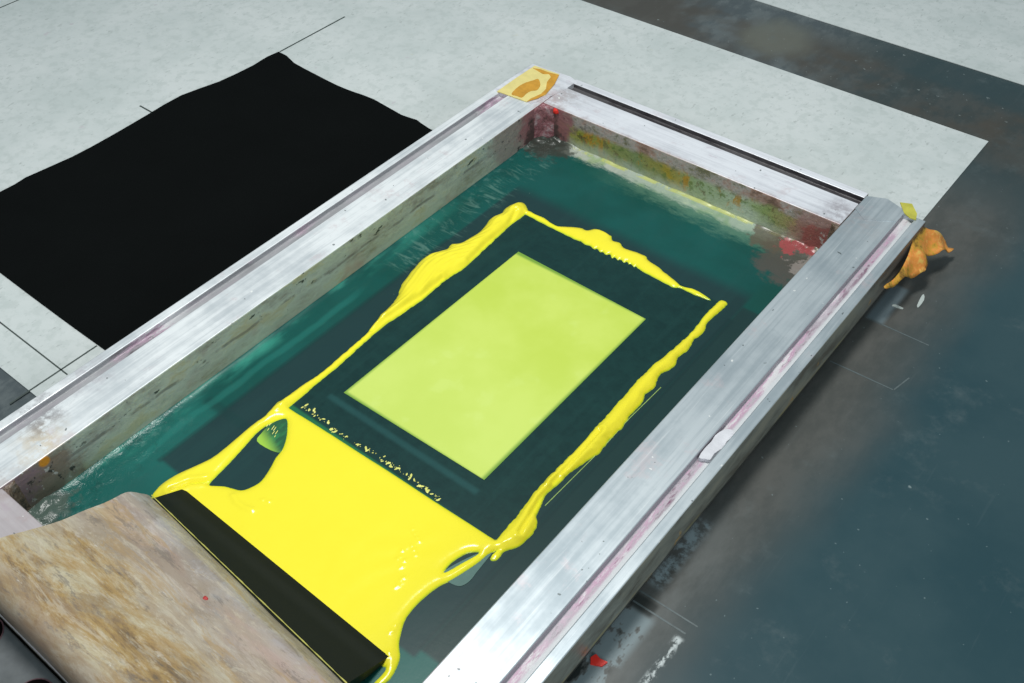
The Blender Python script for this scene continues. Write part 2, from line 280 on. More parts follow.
def emulsion():
    n = N('green_emulsion_screen')
    f = n.noise(4, 5, .6); g = n.noise(30, 5, .7, off=4)
    teal = n.mix(n.step(f, .35, .65), (.004,.072,.062), (.006,.092,.082))
    gy = n.mix(n.mul(n.step(n.y, .45, .50), 1.0), (.010,.120,.104), teal)   # over the bare board the film looks paler
    c = gy
    # lines of the coated film: navy block, darker side strip, wiped print area
    wob = n.math('MULTIPLY_ADD', n.noise(3, 2, .5, off=8), .03, n.math('ADD', n.y, -.015))
    c = n.mix(n.mul(n.box(.107, .905, .296, 3, .006, y=wob), n.step(wob, 1.635, 1.575)), c, n.mix(f, (.010,.037,.040), (.015,.050,.052)))
    c = n.mix(n.box(.905, 1.2, .316, 1.56, .006), c, n.mix(f, (.010,.036,.036), (.015,.050,.049)))
    c = n.mix(n.mul(n.box(.905, 1.2, 1.56, 1.80, .02), .6), c, (.006,.070,.055))
    c = n.mix(n.mul(n.box(.896, .914, .316, 1.5, .004), .6), c, (.008,.032,.034))
    c = n.mix(n.mul(n.box(.098, .112, .29, 1.3, .004), .5), c, (.008,.032,.034))
    c = n.mix(n.mul(n.box(.04, .19, .472, .496, .008), .5), c, (.006,.04,.04))
    c = n.mix(n.box(.212, .862, .588, 1.538, .004), c, n.mix(n.step(g, .3, .7), (.004,.030,.029), (.007,.042,.039)))
    c = n.mix(n.mul(n.box(.27, .745, .668, .684, .006), .35), c, (.03,.13,.13))
    # bright film lines along the print opening
    c = n.mix(n.mul(n.box(.22, .86, .585, .600, .004), .8), c, (.02,.18,.07))
    # sheen and reflections painted along the left wall; residue at the far wall
    wv = n.noise(26, 4, .7, n.map((.35,1.6,1)), dist=1.2, off=6)
    left = n.mul(n.box(.03, .12, 1.12, 1.78, .02), n.step(wv, .50, .66))
    c = n.mix(n.mul(left, .36), c, (.20,.36,.30))
    d0 = n.mul(n.step(n.x, .10, .0), n.step(n.y, 1.9, .2))
    c = n.mix(n.mul(n.step(n.x, .05, .02), n.step(n.y, 1.6, .9), n.step(n.noise(12, 4, .6, n.map((1,.3,1)), off=9), .42, .62), .75), c, (.05,.34,.26))
    rn = n.noise(30, 7, .80, n.map((.30,1.0,1), (0,0,.25)), off=14)
    back = n.mul(n.step(n.math('MULTIPLY_ADD', rn, .10, n.y), 1.875, 1.90), n.box(.09, .97, 0, 3, .03))
    c = n.mix(n.mul(back, .9), c, n.mix(n.step(n.noise(9, 3, .6, off=2), .48, .62), (.48,.51,.45), (.34,.44,.24)))
    c = n.mix(n.mul(n.step(n.math('MULTIPLY_ADD', rn, .18, n.y), 1.86, 1.91), n.step(n.x, .2, .5), .40), c, (.20,.36,.24))
    c = n.mix(n.mul(n.step(n.y, 1.862, 1.868), n.box(.12,.97,0,3,.03), n.step(n.noise(14, 4, .7, off=19), .40, .50), .85), c, (.52,.55,.16))
    c = n.mix(n.mul(n.step(n.noise(40, 5, .75, n.map((.3,1,1)), off=29), .56, .64), n.step(n.y, 1.80, 1.86), n.step(n.x, .3, .6), .6), c, (.50,.60,.40))
    nn = n.noise(30, 5, .7, off=17)
    for p, col, r in (((.02,1.86,ZT+ZM),(.03,.035,.03),.12), ((.93,1.81,ZT+ZM),(.10,.085,.075),.16), ((.97,1.79,ZT+ZM),(.30,.27,.25),.07), ((.83,1.87,ZT+ZM),(.12,.10,.075),.10), ((.90,1.868,ZT+ZM),(.42,.08,.09),.062), ((.05,1.85,ZT+ZM),(.045,.05,.042),.12), ((0,0,ZT+ZM),(.10,.13,.11),.16)):
        c = n.mix(n.mul(n.near(p, r*.55, r*.8, nn, .20 if r < .10 else .16), .85), c, col)
    spk = n.mul(n.step(n.noise(60, 2, .5, off=44), .77, .80), n.step(n.y, .5, .9))
    c = n.mix(n.mul(spk, .5), c, (.35,.45,.42))
    wp = n.noise(9, 5, .7, n.map((1.6,.12,1)), off=93)
    c = n.mix(n.mul(n.step(wp, .52, .66), .14), c, (.022,.085,.080))
    # bump: wet, lumpy by the walls, smooth in the middle
    wet = n.add(n.mul(n.step(n.x, .15, .04), n.step(n.y, .55, .25), .6), n.mul(n.step(n.x, .12, .03), n.step(n.y, 1.1, 1.3), .5))
    hb = n.add(n.mul(wet, n.noise(22, 4, .65, dist=1.2, off=3)), n.mul(g, .02))
    n.bump(hb, .8, .003)
    band = n.mul(n.step(n.math('ABSOLUTE', n.math('MULTIPLY_ADD', n.noise(5,3,.6,off=37), .04, n.math('ADD', n.x, -.082))), .016, .004), n.box(-1, 2, .25, .98, .06))
    c = n.mix(n.mul(band, .28), c, (.03,.26,.22))
    c = n.mix(n.mul(wet, n.step(n.noise(16, 5, .7, off=39), .53, .62), .6), c, (.008,.045,.040))
    # pale patches where wet
    c = n.mix(n.mul(wet, n.step(n.noise(20, 4, .7, off=27), .56, .7), .35), c, (.25,.42,.38))
    n.set(color=c, rough=.28, spec=.42)
    # woven screen lets a little of what lies beneath through
    tr = n.new('ShaderNodeBsdfTransparent'); tr.inputs[0].default_value = (.25,.75,.62,1)
    mx = n.new('ShaderNodeMixShader'); mx.inputs[0].default_value = .07
    n.t.links.new(n.b.outputs[0], mx.inputs[1]); n.t.links.new(tr.outputs[0], mx.inputs[2]); n.t.links.new(mx.outputs[0], n.out.inputs[0])
    return n.m
M['emulsion'] = emulsion()

def lime():
    n = N('inked_open_mesh')
    f = n.noise(5, 4, .55); g = n.noise(14, 3, .5, off=5)
    c = n.mix(n.step(f, .35, .68), hexc(192,212,84), hexc(202,220,102))
    c = n.mix(n.mul(n.step(n.y, 1.2, .8), .4), c, hexc(204,224,118))
    c = n.mix(n.mul(n.step(g, .58, .72), .2), c, hexc(214,232,140))
    ed = n.box(.297, .727, .711, 1.366, .006)
    c = n.mix(ed, hexc(120,160,60), c)
    n.bump(n.noise(500, 1, .5), .1, .0003)
    return n.set(color=c, rough=.5, spec=.3)
M['lime'] = lime()

def ink():
    n = N('wet_yellow_ink')
    at = n.new('ShaderNodeAttribute'); at.attribute_name = 'thickness'
    f = n.noise(7, 4, .6); t = n.math('MULTIPLY_ADD', f, .0015, at.outputs['Fac'])
    full = n.mix(f, (.91,.79,.035), (.94,.83,.045))
    c = n.ramp(n.mul(t, 100), [(.0,(.10,.28,.03)), (.13,(.42,.58,.04)), (.30,(.80,.80,.03)), (.5,(.93,.85,.02))])
    c = n.mix(n.step(t, .004, .006), c, full)
    n.bump(n.noise(28, 3, .5, off=3), .10, .002)
    return n.set(color=c, rough=.18, spec=.35)
M['ink'] = ink()
def film_mat():
    n = N('thin_green_ink_film'); f = n.noise(30, 4, .7, n.map((1,.3,1)))
    c = n.mix(n.step(f, .45, .6), (.02,.10,.045), (.03,.20,.07))
    yy = n.math('MULTIPLY_ADD', n.x, .35, n.y)
    c = n.mix(n.step(yy, .60, .56), c, (.35,.60,.06)); return n.set(color=c, rough=.3)
M['film_edge'] = film_mat()
M['film'] = simple('thin_green_ink', (.02,.16,.055), .3, var=.5, ns=18)
M['film_grey'] = simple('thin_grey_ink', (.08,.17,.15), .3, var=.4, ns=18)
M['speck'] = simple('yellow_speck', (.80,.80,.22), .35)
M['line'] = simple('thin_ink_line', (.30,.45,.12), .4, ns=30, var=.7)
M['pen_shade'] = simple('pen_or_shade_line', (.05,.065,.06), .6, ns=12, var=.7)
M['faint'] = simple('faint_scratch', (.095,.12,.125), .4, ns=60, var=.5)
M['seam'] = simple('table_seam', (.01,.014,.016), .4)
M['tape'] = simple('masking_tape', (.74,.63,.24), .6, ns=30, var=.22, bump=.6)
M['stain'] = simple('orange_stain', (.58,.29,.03), .45, ns=35, var=.45, bump=.5)
M['glue'] = simple('dried_yellow_glue', (.50,.47,.07), .4, ns=30, var=.4)
M['white_clump'] = simple('white_dried_paint', (.62,.62,.66), .5, ns=40, var=.25, bump=.8)
M['red_dull'] = simple('dull_red_paint', (.45,.04,.04), .5)
M['red'] = simple('red_paint', (.75,.03,.02), .35)
M['chip'] = simple('pale_flake', (.45,.50,.48), .5)
def crumple():
    n = N('crumpled_orange_tape'); f = n.noise(16, 4, .65)
    c = n.ramp(f, [(.36,(.20,.10,.015)), (.44,(.50,.28,.03)), (.52,(.72,.25,.05)), (.60,(.72,.45,.10))])
    n.bump(f, .5, .002); return n.set(color=c, rough=.35)
M['crumple'] = crumple()
def blade():
    n = N('dark_green_rubber'); f = n.noise(8, 3, .6, n.map((.1,1,1)))
    c = n.mix(f, (.005,.008,.004), (.010,.013,.008))
    mid = n.mul(n.step(n.y, .215, .235), n.step(n.y, .255, .24))
    c = n.mix(n.mul(mid, .3), c, (.02,.024,.02))
    n.bump(f, .1, .0005); return n.set(color=c, rough=.5, spec=.25)
M['blade'] = blade()
def wood():
    n = N('paint_stained_wood')
    v = n.map((.42,1.25,1.25), (0,0,math.radians(2)))
    f = n.noise(9, 9, .74, v, dist=.5); g = n.noise(13, 7, .72, v, off=5); h = n.noise(3.2, 5, .6, v, off=9)
    c = n.ramp(f, [(.34,(.11,.095,.08)), (.42,(.26,.17,.08)), (.48,(.40,.27,.11)), (.54,(.46,.38,.24)), (.60,(.54,.48,.33)), (.70,(.38,.38,.37))])
    c = n.mix(n.mul(n.step(g, .50, .66), .7), c, (.55,.50,.38))
    c = n.mix(n.mul(n.step(n.noise(4, 5, .65, v, off=51), .48, .62), .45), c, (.40,.37,.33))
    c = n.mix(n.mul(n.step(h, .54, .66), n.step(n.y, .0, .1), .6), c, (.50,.31,.26))
    e = n.math('MULTIPLY_ADD', n.noise(8, 5, .7, v, off=21), .16, n.y)
    c = n.mix(n.mul(n.step(e, .17, .24), .75), c, n.mix(n.step(g, .42, .6), (.28,.29,.33), (.56,.56,.58)))
    c = n.mix(n.mul(n.step(n.noise(30, 5, .75, v, off=31), .60, .70), .55), c, (.10,.11,.13))
    c = n.mix(n.mul(n.step(n.noise(40, 4, .7, v, off=37), .62, .70), .6), c, (.72,.70,.64))
    bg_ = n.noise(2.6, 4, .6, v, off=83); b2 = n.noise(3.4, 5, .65, v, off=97)
    c = n.mix(n.mul(n.step(bg_, .46, .56), n.step(n.y, -.06, .06), .55), c, (.42,.39,.37))
    c = n.mix(n.mul(n.step(b2, .48, .40), n.step(n.y, .14, .02), .7), c, (.30,.18,.075))
    c = n.mix(n.mul(n.step(b2, .53, .60), n.step(n.y, .04, .12), .35), c, (.48,.30,.25))
    c = n.mix(n.mul(n.step(n.noise(5, 8, .75, v, dist=.6, off=111), .50, .42), .5), c, (.24,.18,.13))
    v2 = n.map((.28,1.2,1.2), (0,0,math.radians(8)))
    k1 = n.noise(16, 9, .78, v2, dist=.8, off=61); k2 = n.noise(24, 8, .8, v2, dist=.4, off=71)
    c = n.mix(n.mul(n.step(k1, .50, .58), .45), c, (.38,.31,.24))
    c = n.mix(n.mul(n.step(k2, .53, .60), .40), c, (.62,.56,.44))
    c = n.mix(n.mul(n.step(k1, .47, .41), .50), c, (.40,.26,.11))
    c = n.mix(n.mul(n.step(k2, .44, .39), .55), c, (.17,.145,.13))
    c = n.mix(n.mul(n.step(n.math('MULTIPLY_ADD', k1, .08, n.y), -.07, -.14), .8), c, (.13,.10,.085))  # shading of the rounded back edge painted into the wood
    n.bump(n.add(f, n.mul(g, .6)), .45, .0016)
    return n.set(color=c, rough=.34, spec=.5)
M['wood'] = wood()
M['hinge'] = simple('grey_hinge_metal', (.10,.11,.115), .45, ns=25, var=.5)
M['hole'] = simple('dark_hole', (.004,.003,.003), .9, spec=.02, bump=0)
M['rim'] = simple('red_grime', (.10,.045,.055), .6)
def residue(name, a, b, c_):
    n = N(name); f = n.noise(30, 6, .72); c = n.ramp(f, [(.34,a),(.5,b),(.64,c_)])
    n.bump(f, .9, .003); return n.set(color=c, rough=.25)
M['res_pink'] = residue('pink_ink_residue', (.10,.05,.05), (.33,.13,.15), (.48,.36,.38))
M['res_dark'] = residue('dark_ink_residue', (.015,.02,.018), (.09,.085,.075), (.26,.24,.22))
M['res_red'] = residue('red_ink_residue', (.22,.05,.05), (.50,.10,.11), (.52,.42,.36))
M['res_brown'] = residue('brown_ink_residue', (.04,.035,.03), (.20,.14,.10), (.36,.32,.29))
M['res_pale'] = residue('pale_ink_residue', (.18,.34,.14), (.50,.56,.42), (.70,.70,.55))

# ------------------------------------------------------------------ objects
def T(v): return Vector((v[0]*S, v[1]*S, (v[2]+ZT)*S))
def mesh(name, verts, faces, mats, parent=None, smooth=False, idx=None, recalc=True):
    me = bpy.data.meshes.new(name)
    me.from_pydata([T(v) for v in verts], [], faces)
    for m in (mats if isinstance(mats, list) else [mats]): me.materials.append(m)
    if idx: me.polygons.foreach_set('material_index', idx)
    if recalc:
        bm = bmesh.new(); bm.from_mesh(me); bmesh.ops.recalc_face_normals(bm, faces=bm.faces); bm.to_mesh(me); bm.free()
    me.polygons.foreach_set('use_smooth', [smooth]*len(me.polygons))
    o = bpy.data.objects.new(name, me); COL.objects.link(o)
    if parent:
        o.parent = parent
        w = Vector((0,0,0)); q = parent
        while q: w += q.location; q = q.parent
        o.location = -w
    return o
def tag(o, label=None, cat=None, group=None, kind=None):
    for k, v in (('label', label), ('category', cat), ('group', group), ('kind', kind)):
        if v: o[k] = v
    return o
def thing(name, loc, label, cat):
    o = bpy.data.objects.new(name, None); COL.objects.link(o); o.location = T(loc); o.empty_display_size = .02
    return tag(o, label, cat)
def bevel(o, w=.003, seg=2, ang=40):
    m = o.modifiers.new('bevel', 'BEVEL'); m.width = w*S; m.segments = seg; m.limit_method = 'ANGLE'; m.angle_limit = math.radians(ang)
    o.data.polygons.foreach_set('use_smooth', [True]*len(o.data.polygons))
    o.modifiers.new('wn', 'WEIGHTED_NORMAL').keep_sharp = True
    return o
def boxm(name, x0, x1, y0, y1, z0, z1, mat, parent=None, bev=0):
    v = [(x,y,z) for z in (z0,z1) for x,y in ((x0,y0),(x1,y0),(x1,y1),(x0,y1))]
    f = [(3,2,1,0),(4,5,6,7),(0,1,5,4),(1,2,6,5),(2,3,7,6),(3,0,4,7)]
    o = mesh(name, v, f, mat, parent)
    if bev: bevel(o, bev)
    return o
def smoothpoly(pts, k=4):
    n = len(pts); out = []
    for i in range(n):
        p0, p1, p2, p3 = (np.array(pts[(i+j) % n]) for j in (-1,0,1,2))
        for t in range(k):
            t /= k
            out.append(tuple(.5*((2*p1)+(-p0+p2)*t+(2*p0-5*p1+4*p2-p3)*t*t+(-p0+3*p1-3*p2+p3)*t**3)))
    return out
def plate(name, pts, z0, z1, mat, parent=None, bev=0, jitter=0):
    """a flat cut shape: outline pts, from z0 up to z1"""
    bm = bmesh.new()
    top = [bm.verts.new(T((p[0],p[1],z1))) for p in pts]
    f = bm.faces.new(top)
    r = bmesh.ops.extrude_face_region(bm, geom=[f])
    for v in r['geom']:
        if isinstance(v, bmesh.types.BMVert): v.co.z = (z0+ZT)*S
    bmesh.ops.triangulate(bm, faces=[q for q in bm.faces if len(q.verts) > 4])
    bmesh.ops.recalc_face_normals(bm, faces=bm.faces)
    me = bpy.data.meshes.new(name); bm.to_mesh(me); bm.free(); me.materials.append(mat)
    o = bpy.data.objects.new(name, me); COL.objects.link(o)
    if parent:
        o.parent = parent; w = Vector((0,0,0)); q = parent
        while q: w += q.location; q = q.parent
        o.location = -w
    return o
def strip(name, a, b, w, z0, z1, mat, parent=None):
    a = np.array(a); b = np.array(b); d = (b-a)/np.linalg.norm(b-a); n = np.array([-d[1], d[0]])*w/2
    return plate(name, [tuple(a-n), tuple(b-n), tuple(b+n), tuple(a+n)], z0, z1, mat, parent)

# --- table and boards
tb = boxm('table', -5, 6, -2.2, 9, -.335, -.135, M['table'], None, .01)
tag(tb, 'dark glossy stained metal work table under the boards and the frame', 'table')
for a, b in (((1.167,1.735),(1.34,1.735)), ((1.169,1.535),(1.335,1.539)), ((1.335,1.539),(1.348,1.60)), ((1.163,.70),(1.30,.702))):
    tag(strip('scored_line', a, b, .0035, -.1352, -.1345, M['faint'], tb), 'thin pale scored line')
tag(strip('scored_line', (1.165,.672), (1.29,.674), .004, -.1352, -.1345, M['faint'], tb), 'thin pale scored line')
bd = boxm('white_board', -4.5, 1.122, .235, 2.695, -.1347, -.131, M['board'], None, .0008)
tag(bd, 'large scuffed white board lying under the black fabric and the metal frame', 'board')
bd2 = boxm('white_board', -4.5, 5.0, 3.085, 5.6, -.1347, -.131, M['board'], None, .0008)
tag(bd2, 'clean white board at the top right, beyond the dark strip of table', 'board')
for a, b, w in (((-1.093,1.74),(-1.09,2.064),.0065), ((-.344,.18),(-.344,.434),.005), ((-.66,.3275),(-.316,.326),.004), ((-1.206,1.211),(-1.10,1.209),.006), ((-.345,1.214),(-.300,1.213),.006), ((-2.234,1.25),(-2.229,1.62),.006), ((-.19,.5),(-.19,2.03),.004)):
    strip('pen_or_shade_line', a, b, w, -.1312, -.1305, M['pen_shade'], bd)  # last strip draws the shadow gap beside the left lip; the others are pen

# --- black fabric with a slightly wavy surface
pts = smoothpoly(CLOTH, 2)
fb = plate('black_fabric', pts, -.1305, -.127, M['fabric'])
tag(fb, 'flat piece of matt black fabric on the white board, running beneath the frame', 'fabric')

# --- the screen frame
L_ = L
fr = thing('screen_frame', (.5, L_/2, -.119), 'stained aluminium screen printing frame with green coated mesh lying on the white board', 'printing frame')
G = .015
prof = [(0,ZM+.002),(0,0),(A,0),(A,-G),(B_,-G),(B_,0),(C_,0),(C_,-.093),(C_-.003,-.097),(C_-.007,-.1275),(.004,-.1275)]
# material of each profile side, 0 top metal, 1 groove, 2 inner wall, 3 outer wall
pm = [2,0,1,1,1,0,3,3,3,3,2]
def rail(name, where, mats, label, ext0, ext1):
    vs = []; nseg = 24
    pr = list(prof)
    for i in range(nseg+1):
        t = ext0 + (ext1-ext0)*i/nseg
        for u, z in pr:
            if where == 'L': vs.append((-u, t, z))
            if where == 'R': vs.append((W+u, t, z))
            if where == 'B': vs.append((t, L_+u, z))
            if where == 'F': vs.append((t, -u, z))
    k = len(pr); fs = []; ix = []
    for i in range(nseg):
        for j in range(k):
            fs.append((i*k+j, i*k+(j+1)%k, (i+1)*k+(j+1)%k, (i+1)*k+j)); ix.append(pm[j])
    # end caps built from strips so the concave profile stays clean
    for base in (0, nseg*k):
        for q in ((0,1,2,3,10),(3,4,9,10),(4,5,6,7,8,9)):
            fs.append(tuple(base+a for a in q)); ix.append(3)
    o = mesh(name, vs, fs, mats, fr, idx=ix); bevel(o, .0035, 2)
    return tag(o, label)
rail('rail', 'L', [M['metal_y'], M['groove_l'], M['in_side'], M['outer']], 'bright left rail with purple stained groove', -C_, L_+.155)
rail('rail', 'R', [M['metal_r'], M['groove_r'], M['in_side'], M['outer']], 'long grey right rail with pink residue in its groove', -C_, L_+.150)
rail('rail', 'B', [M['metal_x'], M['groove_b'], M['in_back'], M['outer']], 'far rail with dark groove and yellow stained inner wall', .0006, W-.0006)
rail('rail', 'F', [M['metal_x'], M['groove_l'], M['in_side'], M['outer']], 'near rail under the squeegee', .0006, W-.0006)
# corner plate that closes the right rail's groove at the far end, and far ends of both long rails
plate('corner_plate', [(1.0005,1.96),(1.04,1.93),(1.112,1.975),(1.1125,2.018),(1.146,2.0195),(1.05,2.052),(1.0005,2.03)], -.02, .0016, M['metal_r'], fr)
plate('corner_plate', [(-.168,1.84),(-.02,1.845),(.012,1.965),(.0125,2.035),(-.02,2.046),(-.1655,2.036)], -.02, .0012, M['metal_x'], fr)

# the stretched screen, turned up a little where it meets the walls
nx, ny = 150, 280; vs = []; fs = []
for j in range(ny+1):
    for i in range(nx+1):
        x = -.002+1.004*i/nx; y = -.002+(L_+.004)*j/ny
        x = .5+ .502*math.sin((i/nx-.5)*math.pi); y = L_/2+(L_/2+.002)*math.sin((j/ny-.5)*math.pi)
        d = min(x, 1-x, y, L_-y)+.002
        z = ZM + .008*math.exp(-d/.010)
        nz_ = noise.noise(Vector((x*22, y*22, 0)))+.6*noise.noise(Vector((x*60, y*60, 5)))
        for cx_, cy_, rr in ((0,L_,.11), (1,L_,.12), (0,0,.12)):
            q = math.exp(-((x-cx_)**2+(y-cy_)**2)/rr**2*1.6); z += q*(.008+.010*nz_)
        if y > L_-.04: z += .003*max(0, (y-L_+.04)/.04)*(.6+nz_)
        if x < .12: z += .0012*math.sin(y*37)*math.exp(-((x-.04)/.03)**2)*(1 if y < .7 else .4)
        vs.append((x,y,z))
for j in range(ny):
    for i in range(nx):
        a = j*(nx+1)+i; fs.append((a,a+1,a+nx+2,a+nx+1))
sc = mesh('screen_mesh', vs, fs, M['emulsion'], fr, smooth=True)
tag(sc, 'dark green emulsion coated mesh')
wn = [(.291,.705),(.736,.713),(.7285,1.3675),(.2995,1.379)]
plate('stencil_window', [(.2925,.7045),(.7345,.7115),(.7305,1.3675),(.2985,1.3785)], ZM-.001, ZM+.0009, M['lime'], sc)

# tape and residue on the frame
tp = plate('masking_tape', TAPE, .001, .0035, M['tape'], fr); tag(tp, 'pale yellow masking tape at the far left corner')
plate('orange_stain', smoothpoly([(-.1037,1.8494),(-.113,1.8936),(-.1101,1.9254),(-.099,1.9523),(-.0918,1.9689),(-.0737,1.9561),(-.061,1.9397),(-.054,1.9154),(-.0655,1.8996),(-.0678,1.8797),(-.0646,1.8532),(-.0826,1.8506)], 3), .003, .0046, M['stain'], tp)
plate('orange_stain', [(-.1462,2.0124),(-.1197,2.0205),(-.0877,2.0212),(-.0527,2.0281),(-.0314,1.9764),(-.0171,1.9138),(-.0236,1.8765),(-.0379,1.8445),(-.0386,1.8654),(-.0296,1.9045),(-.0349,1.9369),(-.0578,1.9717),(-.0659,2.0032),(-.0821,2.0139),(-.0976,2.0024)], .003, .0046, M['stain'], tp)
tag(plate('dried_glue', TAPE_Y, .0005, .0030, M['glue'], fr), 'yellow glue at the far right corner')
tag(plate('paint_clump', smoothpoly([(1.1186,.975),(1.1155,1.005),(1.117,1.03),(1.1145,1.05),(1.121,1.075),(1.134,1.085),(1.146,1.078),(1.143,1.05),(1.1455,1.03),(1.139,1.005),(1.141,.985),(1.130,.98)], 2), -.0145, -.0035, M['white_clump'], fr), 'white dried paint clump in the right groove')
# crumpled tape hanging off the right rail
bm = bmesh.new()
cp = smoothpoly([c[:2] for c in CRUMPLE], 2)
f = bm.faces.new([bm.verts.new((x,y,0)) for x,y in cp])
bmesh.ops.triangulate(bm, faces=[f])
for _ in range(3): bmesh.ops.subdivide_edges(bm, edges=[e for e in bm.edges if e.calc_length() > .012], cuts=1, use_grid_fill=False); bmesh.ops.triangulate(bm, faces=bm.faces[:])
for v in bm.verts:
    x, y = v.co.x, v.co.y; o_ = max(0, x-1.18)
    z = -.02-(x-1.176) + .09*min(o_*3,.12)*(math.sin(y*60+x*35)+.7*math.sin(x*95-y*42)) + .010*min(o_*12,1)*noise.noise(Vector((x*45,y*45,3)))
    v.co = T((x, y, z))
me = bpy.data.meshes.new('crumpled_tape'); bmesh.ops.recalc_face_normals(bm, faces=bm.faces); bm.to_mesh(me); bm.free()
me.materials.append(M['crumple']); me.polygons.foreach_set('use_smooth', [True]*len(me.polygons))
o = bpy.data.objects.new('crumpled_tape', me); COL.objects.link(o); o.parent = fr; o.location = -fr.location
sm = o.modifiers.new('thick', 'SOLIDIFY'); sm.thickness = .0006
tag(o, 'orange and brown crumpled tape sticking out beside the right rail')

def lump(name, c, r, mat, parent, label=None, sub=4, seed=0):
    bm = bmesh.new(); bmesh.ops.create_icosphere(bm, subdivisions=sub, radius=1)
    for v in bm.verts:
        q = v.co.normalized(); k = 1+.28*noise.noise(q*1.7+Vector((seed,0,0)))+.14*noise.noise(q*5+Vector((0,seed,0)))
        v.co = T((c[0]+q.x*k*r[0], c[1]+q.y*k*r[1], c[2]+q.z*k*r[2]))
    me = bpy.data.meshes.new(name); bm.to_mesh(me); bm.free(); me.materials.append(mat)
    me.polygons.foreach_set('use_smooth', [True]*len(me.polygons))
    o = bpy.data.objects.new(name, me); COL.objects.link(o)
    if parent:
        o.parent = parent; o.location = -parent.location
    return tag(o, label)
# rounded fillet of old ink that fills the far left corner
def fillet(name, c, sx, sy, r, mat, label):
    vs = []; fs = []; na, nz = 14, 12
    for j in range(nz+1):
        z = ZM + (-.004-ZM)*j/nz
        for i in range(na+1):
            a = math.pi/2*i/na; q = r*(1+.12*noise.noise(Vector((a*3, z*40, 2))))
            # concave quarter: centre of the arc lies out in the opening
            x = c[0]+sx*(q - q*math.sin(a)) - sx*.001; y = c[1]+sy*(q - q*math.cos(a)) - sy*.001
            vs.append((x, y, z))
    for j in range(nz):
        for i in range(na):
            a = j*(na+1)+i; fs.append((a,a+1,a+na+2,a+na+1))
    # lid
    k = len(vs); vs.append((c[0]-sx*.001, c[1]-sy*.001, -.0035)); b = nz*(na+1)
    for i in range(na): fs.append((b+i, b+i+1, k))
    o = mesh(name, vs, fs, mat, fr, smooth=True)
    return tag(o, label)
fillet('corner_fillet', (0,L_), 1, -1, .055, M['res_pink'], 'pink ink filling the far left corner')
fillet('corner_fillet', (1,L_), -1, -1, .035, M['res_brown'], 'brown grime filling the far right corner')
fillet('corner_fillet', (0,0), 1, 1, .040, M['res_brown'], 'brown grime filling the near left corner')
lump('red_dot', (.052,L_-.002,-.012), (.010,.006,.010), M['red'], fr, 'small red paint dot', 3, 9)
# --- ink: one height field over the screen, cut into the pool and three ridges
def inside(poly, X, Y):
    r = np.zeros(X.shape, bool); n = len(poly)
    for i in range(n):
        x0, y0 = poly[i]; x1, y1 = poly[(i+1) % n]
        if y0 == y1: continue
        c = ((y0 > Y) != (y1 > Y)) & (X < (x1-x0)*(Y-y0)/(y1-y0)+x0); r ^= c
    return r
def sdf(poly, X, Y):
    d = np.full(X.shape, 9.); n = len(poly)
    for i in range(n):
        a = np.array(poly[i]); b = np.array(poly[(i+1) % n]); e = b-a; l = max(e@e, 1e-12)
        t = np.clip(((X-a[0])*e[0]+(Y-a[1])*e[1])/l, 0, 1)
        d = np.minimum(d, (X-a[0]-t*e[0])**2+(Y-a[1]-t*e[1])**2)
    d = np.sqrt(d); return np.where(inside(poly, X, Y), d, -d)
def pld(line, X, Y):
    d = np.full(X.shape, 9.)
    for a, b in zip(line[:-1], line[1:]):
        a = np.array(a); b = np.array(b); e = b-a; l = e@e
        t = np.clip(((X-a[0])*e[0]+(Y-a[1])*e[1])/l, 0, 1)
        d = np.minimum(d, (X-a[0]-t*e[0])**2+(Y-a[1]-t*e[1])**2)
    return np.sqrt(d)
cell = .0034
gx = np.arange(.10, 1.00, cell); gy = np.arange(.14, 1.60, cell)
X, Y = np.meshgrid(gx, gy)
regs = [('ink_pool', POOL, .0075), ('ink_ridge', LEFT, .022), ('ink_ridge', RIGHT, .014), ('ink_ridge', BACK, .009)]
sds = [sdf(smoothpoly(p, 3), X, Y) for _, p, _ in regs]
ragn = .0011*np.sin(X*70+3*np.sin(Y*33))*np.sin(Y*97+4*np.sin(Y*21+X*40)) + .0004*np.sin(Y*260+5*np.sin(Y*37))
for q in (1, 2, 3): sds[q] = sds[q] + ragn*(1 if q != 2 else 1.3)
hole = np.maximum(sdf(smoothpoly(HOLE_A, 3), X, Y), sdf(smoothpoly(HOLE_B, 3), X, Y))
sds[0] = np.minimum(sds[0], -hole)
SD = np.maximum.reduce(sds)
SD = np.minimum(SD, np.where(hole > -.02, -hole, 9))
def hgt(sd, hm): return np.where(sd > 0, hm*(1-np.exp(-np.maximum(sd,0)/(.75*hm)))+.0004, sd*1.2)
H = np.full(X.shape, -9.)
for (nm, p, hm), sd in zip(regs, sds):
    # ridges thin out to nothing where their outline narrows, so height follows the distance to the edge
    H = np.maximum(H, hgt(np.minimum(sd, SD), hm))
# strand of ink drawn down both sides of the pool, thicker than the pool
strand = pld([(.20,.585),(.20,.45),(.185,.30),(.17,.24)], X, Y)
strand2 = pld([(.862,.585),(.88,.47),(.885,.36),(.885,.28)], X, Y)
pos = np.clip(SD/.012, 0, 1)
H += pos*.004*np.exp(-(strand/.022)**2) + pos*.003*np.exp(-(strand2/.02)**2)
